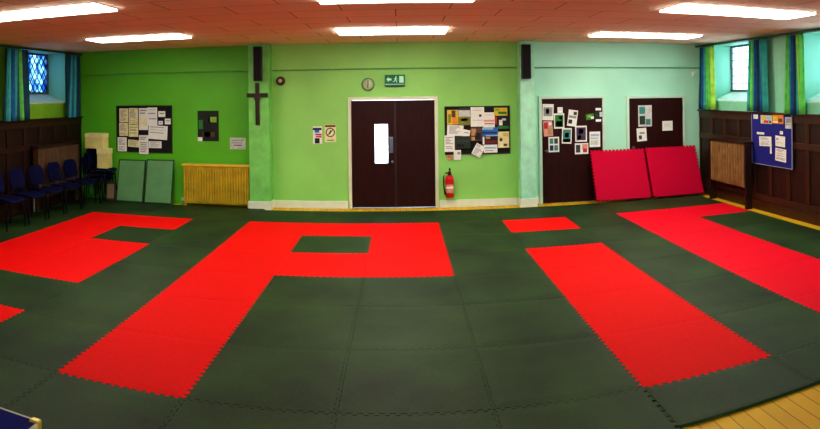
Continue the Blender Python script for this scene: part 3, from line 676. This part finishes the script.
sheet('right', S, k(75, 166, 120, 180), 'thin white strip on the blue noticeboard', [(.1, .4, .9, .6, 'pale')], group=G)
sheet('right', S, k(90, 193, 165, 252), 'wide white sheet on the blue noticeboard beside two stacked sheets', 'text', rot=.04, group=G)
sheet('right', S, k(156, 245, 167, 298), 'narrow white strip hanging under the wide sheet on blue', [(.2, .2, .8, .3, 'pale')], group=G)
sheet('right', S, k(217, 160, 236, 180), 'tiny white square above the two stacked sheets on blue', [(.3, .3, .7, .6, 'pale')], group=G)
sheet('right', S, k(190, 190, 250, 256), 'white sheet on blue noticeboard, upper of two stacked', [(.1, .2, .3, .4, 'grey'), (.1, .6, .8, .66, 'pale')], rot=-.03, group=G)
sheet('right', S, k(190, 267, 257, 346), 'white sheet on blue noticeboard, lower of two stacked', 'text', rot=-.05, group=G)

# ------------------------------------------------------------------ radiators
def radiator(plane, s0, s1, zt, zb, front, depth, label, m, mtop, nrib, shelf=True, over=.03, posts=False):
    """column radiator: s0..s1 along the wall, front plane coordinate, depth towards the wall"""
    ax, val, U, N = frame(plane, front); sm = (s0 + s1) / 2
    M = wallM(plane, front, sm, 0); w = abs(s1 - s0)
    org = M.translation
    t = thing('radiator', label, 'radiator', tuple(org))
    rb = MB(); p = w / nrib
    for i in range(nrib):
        x = -w / 2 + p * (i + .5); r = p * (.30 if posts else .43)
        prof = [(x - r, 0), (x - r * .7, .018), (x - r * .3, .026), (x + r * .3, .026), (x + r * .7, .018), (x + r, 0), (x + r, -depth), (x - r, -depth)]
        rot = Matrix(((1, 0, 0, 0), (0, 0, 1, 0), (0, 1, 0, 0), (0, 0, 0, 1)))
        rb.prism(prof, zb + .03, zt - .03, 0, M @ rot)
    rb.build('ribs', m, t)
    hd = MB().box(-w / 2, w / 2, zb, zb + .05, -depth * .8, -.004, 0, M)
    hd.build('header', m, t, .008); MB().box(-w / 2, w / 2, zt - .06, zt - .012, -depth * .8, -.002, 0, M).build('header', m, t, .008)
    if shelf: MB().box(-w / 2 - over, w / 2 + over * .5, zt - .01, zt + .025, -depth - .02, .03, 0, M).build('shelf', mtop, t, .005)
    MB().box(-w / 2, w / 2, zb + .02, zt - .02, -depth, -depth + .02, 0, M).build('back_plate', OAKD, t)
    if posts:
        for x in (-w / 2 - .035, w / 2 + .035): MB().box(x - .02, x + .02, 0.002, zt - .012, -depth * .8, .012, 0, M).build('post', OAKD, t, .004)
    for x in () if posts else (-w / 2 + .03, w / 2 - .03):
        MB().box(x - .02, x + .02, 0.002, zb + .03, -depth * .7, -.01, 0, M).build('foot', m, t, .006)
    v = MB(); vx = -w / 2 - (.09 if posts else .05); v.tube([M @ Vector((vx, 0.002, -depth * .5)), M @ Vector((vx, zb + .04, -depth * .5)), M @ Vector((-w / 2 + .02, zb + .05, -depth * .5))], .013, 8)
    v.lathe([(.024, 0), (.028, .02), (.022, .06)], 12, 0, M @ Matrix.Translation((vx, zb + .03, -depth * .5)) @ Matrix.Rotation(-PI / 2, 4, 'X'))
    v.build('valve', pal('pale'), t)
    return t
YR = WB - .22
a, b = on(1, YR, 183.5, 185), on(1, YR, 249.5, 185); zt, zb_ = on(1, YR, 216, 166).z, .06
radiator('back', a.x, b.x, zt, zb_, YR, .15, 'ochre yellow ribbed radiator with lighter top beside the pilaster with the cross', mat('ochre_enamel', (208, 176, 44), .5, .1, 5), mat('yellow_top', (230, 194, 66), .4), 25)
XRR = XR - .24
a, b = on(0, XRR, 711, 165), on(0, XRR, 744.5, 165); zt = on(0, XRR, 728, 141.5).z
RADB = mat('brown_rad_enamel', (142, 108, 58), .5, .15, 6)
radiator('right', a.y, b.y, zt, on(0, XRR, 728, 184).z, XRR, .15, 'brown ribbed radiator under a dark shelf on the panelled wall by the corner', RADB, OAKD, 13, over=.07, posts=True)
XRL = XL + .2
a, b = on(0, XRL, 38, 160), on(0, XRL, 79, 160); zt = on(0, XRL, 58, 145.5).z
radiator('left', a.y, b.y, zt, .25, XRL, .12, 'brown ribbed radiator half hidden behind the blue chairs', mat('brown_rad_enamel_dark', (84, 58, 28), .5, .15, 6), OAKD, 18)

# grey-green panels leaning on the back wall
for (u0, u1, v0, v1), lab in (((118.9, 145.6, 160, 204.6), 'grey-green panel leaning on the green wall, nearer the chairs'), ((146.6, 174, 160, 205.4), 'grey-green panel leaning on the green wall, nearer the yellow radiator')):
    s, z, w, h = wrect('back', WB - .1, u0, v0, u1, v1)
    yb, yt = WB - .23, WB - .05; zt = z + h / 2
    base = Vector((s, yb, TOP + .002)); L = math.hypot(yt - yb, zt - base.z); ang = math.atan2(zt - base.z, yt - yb)
    t = thing('leaning_board', lab, 'panel', tuple(base), 'grey-green panels leaning on the wall')
    M = Matrix.Translation(base) @ Matrix.Rotation(ang, 4, 'X')
    e_ = .022
    MB().box(-w / 2 + e_, w / 2 - e_, e_, L - e_, .012, .022, 0, M).build('panel_face', mat('grey_green_laminate', (104, 158, 104), .55, .05, 4), t)
    MB().box(-w / 2, -w / 2 + e_, 0, L, .004, .028, 0, M).box(w / 2 - e_, w / 2, 0, L, .004, .028, 0, M).box(-w / 2 + e_, w / 2 - e_, 0, e_, .004, .028, 0, M).box(-w / 2 + e_, w / 2 - e_, L - e_, L, .004, .028, 0, M).build('edging', mat('dark_green_edge', (44, 70, 46), .5), t, .004)

# ------------------------------------------------------------------ fire extinguisher
p = on(1, WB - .1, 449.8, 197.5); zt = on(1, WB - .1, 449.8, 167.8).z; H = zt - p.z; s = p.x; z0 = p.z; R0 = .078
yc = WB - .1
t = thing('fire_extinguisher', 'red fire extinguisher with black hose hung on the wall beside the double door', 'fire extinguisher', (s, yc, z0))
M = Matrix.Translation((s, yc, z0))
b_ = H * .76
MB().lathe([(R0 * .8, 0), (R0, .015), (R0, b_ * .82), (R0 * .93, b_ * .89), (R0 * .7, b_ * .96), (R0 * .34, b_)], 24, 0, M).build('cylinder_body', mat('extinguisher_red', (206, 26, 20), .28, .04, 6), t)
lb = MB(); n = 12; vs = []; fs = []
for i in range(n + 1):
    an = -PI * .5 - .95 + 1.9 * i / n
    for zz in (b_ * .22, b_ * .6): vs.append((math.cos(an) * (R0 + .0015), math.sin(an) * (R0 + .0015), zz))
for i in range(n): fs.append((2 * i, 2 * i + 2, 2 * i + 3, 2 * i + 1))
lb.add(vs, fs, 0, True, M)
vs2 = [(x * 1.008, y * 1.008, b_ * .5 if zz > b_ * .4 else b_ * .42) for x, y, zz in vs]; lb.add(vs2, fs, 1, True, M)
lb.build('instruction_label', [mat('label_red_white', (224, 150, 130), .5, .1, 30), pal('white')], t)
vl = MB().lathe([(.024, b_ - .005), (.03, b_ + .01), (.03, b_ + .05), (.02, b_ + .06)], 14, 0, M)
vl.box(-.012, .012, -.09, .03, b_ + .055, b_ + .075, 0, M).box(-.012, .012, -.1, .02, b_ + .085, H, 0, M)
vl.build('valve_handle', BLK, t, .003)
MB().tube([M @ Vector(q) for q in ((-.025, 0, b_ + .03), (-.07, -.01, b_ + .04), (-.105, -.015, b_ - .02), (-.112, -.02, b_ * .75), (-.105, -.03, b_ * .45), (-.09, -.04, b_ * .28), (-.082, -.05, b_ * .16))], [.011, .011, .011, .011, .011, .014, .018], 10).build('hose', BLK, t)
MB().box(-R0 - .004, R0 + .004, 0, .1, b_ * .62, b_ * .66, 0, M).box(-.02, .02, .06, .1, b_ * .3, b_ * 1.02, 0, M).build('wall_bracket', DKMET, t)

# ------------------------------------------------------------------ blue chairs along the wall
BLKM = mat('black_tube', (14, 14, 18), .5, .1, 10, spec=.3)
NAVY = mat('navy_blue_shell', (7, 8, 58), .7, .12, 8, spec=.15)
def make_chair(loc, label):
    t = thing('stacking_chair', label, 'chair', loc, 'blue chairs along the panelled wall'); X, Y, Z = loc
    def shell(name, f, nu, nv, th):
        vs = [(X + p[0], Y + p[1], Z + p[2]) for p in (f(i / nu, j / nv) for j in range(nv + 1) for i in range(nu + 1))]
        fs = [(j * (nu + 1) + i, j * (nu + 1) + i + 1, (j + 1) * (nu + 1) + i + 1, (j + 1) * (nu + 1) + i) for j in range(nv) for i in range(nu)]
        o = MB().add(vs, fs, 0, True).build(name, NAVY, t)
        sd = o.modifiers.new('thick', 'SOLIDIFY'); sd.thickness = th; sd.offset = 0
        bv = o.modifiers.new('bevel', 'BEVEL'); bv.width = .008; bv.segments = 2; bv.limit_method = 'ANGLE'; bv.angle_limit = .9
        return o
    def seat(u, v):           # u across (y), v back to front (x)
        w = .43 - .05 * (1 - v); y = (u - .5) * w; x = -.2 + .42 * v
        r = .06; 
        if v > .9: y *= 1 - .12 * ((v - .9) / .1)
        return (x, y, .445 + .02 * (2 * u - 1) ** 2 - .035 * max(0, v - .75) ** 1.2 * 4 + .012 * (1 - v))
    def back(u, v):
        w = .40 + .03 * math.sin(v * PI) - (.10 * max(0, (v - .8) / .2) ** 2) - (.06 * max(0, (.2 - v) / .2) ** 2); y = (u - .5) * w
        return (-.205 - .075 * v - .045 * (1 - (2 * u - 1) ** 2) + .02, y, .53 + .33 * v)
    shell('seat', seat, 10, 10, .026); shell('backrest', back, 10, 8, .022)
    for sx, sy in ((1, 1), (1, -1), (-1, 1), (-1, -1)):
        MB().tube([(X + sx * .15 - .01, Y + sy * .15, Z + .425), (X + sx * .15 - .01, Y + sy * .222, Z + .425), (X + sx * .154 - .01, Y + sy * .236, Z + .41), (X + sx * .185 - .01, Y + sy * .252, Z + .0)], .011, 8).build('leg', BLKM, t)
    fr = MB()
    for sy in (1, -1):
        fr.tube([(X + .16, Y + sy * .175, Z + .43), (X - .18, Y + sy * .175, Z + .43), (X - .225, Y + sy * .172, Z + .5), (X - .255, Y + sy * .165, Z + .7)], .011, 8)
    fr.tube([(X + .14, Y - .15, Z + .425), (X + .14, Y + .15, Z + .425)], .010, 8).tube([(X - .16, Y - .15, Z + .425), (X - .16, Y + .15, Z + .425)], .010, 8)
    fr.build('back_frame', BLKM, t)
    return t
zc_ = TOP + .003
XC = -3.38
ch = [(-1.98, 'blue stacking chair in the wall row, nearest the viewer'), (-1.38, 'blue stacking chair in the wall row, second from the viewer'),
      (-.78, 'blue stacking chair in the wall row, third from the viewer'), (-.18, 'blue stacking chair in the wall row, fourth from the viewer'),
      (.42, 'blue stacking chair in the wall row, next to the corner stack')]
c0 = make_chair((XC, ch[0][0], zc_), ch[0][1])
for y, lab in ch[1:]: dup(c0, (XC, y, zc_), lab)
for i, lab in enumerate(('bottom blue chair of the corner stack under the cream boxes', 'middle blue chair of the corner stack under the cream boxes', 'top blue chair of the corner stack under the cream boxes')):
    dup(c0, (-3.34 + .055 * i, 1.03, zc_ + .09 * i), lab)

# cream boxes on the corner stack
def carton(x0, x1, y0, y1, z0, z1, label, rot=0):
    c = Vector(((x0 + x1) / 2, (y0 + y1) / 2, z0)); t = thing('cardboard_box', label, 'box', tuple(c), 'cream boxes on the chair stack')
    M = Matrix.Translation(c) @ Matrix.Rotation(rot, 4, 'Z'); w, d, h = (x1 - x0) / 2, (y1 - y0) / 2, z1 - z0
    MB().box(-w, w, -d, d, 0, h * .78, 0, M).build('box_body', mat('cream_card', (214, 208, 132), .7, .06, 5), t, .004)
    MB().box(-w - .006, w + .006, -d - .006, d + .006, h * .74, h, 0, M).build('lid', mat('pale_card', (224, 220, 156), .7, .05, 5), t, .004)
pa, pb = on(1, .90, 97, 158), on(1, .90, 111.5, 158); za, zb2 = zc_ + .18 + .482, 1.072
carton(pa.x, pb.x - .10, .90, 1.14, za, zb2, 'lower cream box sitting on the corner chair stack', .0)
pa, pb = on(1, .90, 85, 142), on(1, .90, 107.5, 142)
carton(pa.x, pb.x - .10, .90, 1.14, zb2 + .001, on(1, .90, 97, 133.5).z, 'upper cream box balanced on the lower box in the corner', -.04)
# small picture frame standing by the panels
pf = on(1, 1.05, 109, 206)
t = thing('framed_card', 'small framed card standing on the floor between the chairs and the panels', 'framed picture', (pf.x, 1.12, TOP + .004))
M = Matrix.Translation((pf.x, 1.12, TOP + .004)) @ Matrix.Rotation(.25, 4, 'Z') @ Matrix.Rotation(PI / 2 - .15, 4, 'X')
MB().box(-.10, .10, 0, .38, 0, .015, 0, M).build('frame', OAKD, t, .004); MB().box(-.07, .07, .05, .33, .015, .018, 0, M).build('card', mat('tan_card', (120, 104, 74), .6), t)

# ------------------------------------------------------------------ blue-topped table at the near edge
tp = on(2, .74, 41, 421.5)
t = thing('blue_table', 'blue-topped table with a pale edge and gold corner cap at the near edge', 'table', (tp.x - .75, tp.y - .38, 0))
x1, x0, y1, y0 = tp.x, tp.x - 1.5, tp.y, tp.y - .76
MB().box(x0 + .008, x1 - .008, y0 + .008, y1 - .008, .712, .742).build('tabletop', mat('blue_laminate', (10, 20, 130), .75, .1, 6, spec=.15), t, .003)
ed = MB().box(x0, x1, y1 - .008, y1, .708, .744).box(x0, x1, y0, y0 + .008, .708, .744).box(x0, x0 + .008, y0, y1, .708, .744).box(x1 - .008, x1, y0, y1, .708, .744)
ed.build('edge_strip', mat('cream_edging', (214, 214, 190), .4), t, .002)
GOLD = mat('gold_cap', (212, 190, 84), .3, .1, 10, metal=.3)
for cx_, cy2 in ((x1, y1), (x0, y1), (x1, y0), (x0, y0)):
    sx = -1 if cx_ == x1 else 1; sy = -1 if cy2 == y1 else 1
    MB().box(cx_ - sx * .004, cx_ + sx * .042, cy2 - sy * .004, cy2 + sy * .03, .702, .75).build('corner_cap', GOLD, t, .008, seg=3)
    MB().tube([(cx_ + sx * .08, cy2 + sy * .07, .71), (cx_ + sx * .06, cy2 + sy * .05, .002)], .016, 10).build('leg', DKMET, t)
for q in (y1 - .07, y0 + .05): MB().box(x0 + .06, x1 - .06, q, q + .02, .65, .712).build('apron', DKMET, t)

# ------------------------------------------------------------------ daylight
w = bpy.data.worlds.new('sky'); bpy.context.scene.world = w; w.use_nodes = True; nt = w.node_tree
bg = nt.nodes['Background']; bg.inputs['Color'].default_value = (.80, .91, 1, 1); bg.inputs['Strength'].default_value = 3.4

# ------------------------------------------------------------------ camera: a swept (cylindrical) panorama
cam = bpy.data.cameras.new('camera'); co = bpy.data.objects.new('camera', cam); C.objects.link(co)
cam.type = 'PANO'
tgt = cam if hasattr(cam, 'panorama_type') else cam.cycles
tgt.panorama_type = 'CENTRAL_CYLINDRICAL'
tgt.central_cylindrical_radius = 1
tgt.central_cylindrical_range_u_min = -410 / FOC; tgt.central_cylindrical_range_u_max = 410 / FOC
tgt.central_cylindrical_range_v_min = (V0 - 429) / FOC; tgt.central_cylindrical_range_v_max = V0 / FOC
r0, r1, r2 = RM[0], RM[1], RM[2]
co.matrix_world = Matrix(((r0[0], r2[0], -r1[0], CAM.x), (r0[1], r2[1], -r1[1], CAM.y), (r0[2], r2[2], -r1[2], CAM.z), (0, 0, 0, 1)))
sc = bpy.context.scene; sc.camera = co
sc.view_settings.view_transform = 'Standard'; sc.view_settings.look = 'Medium High Contrast'; sc.view_settings.exposure = .85
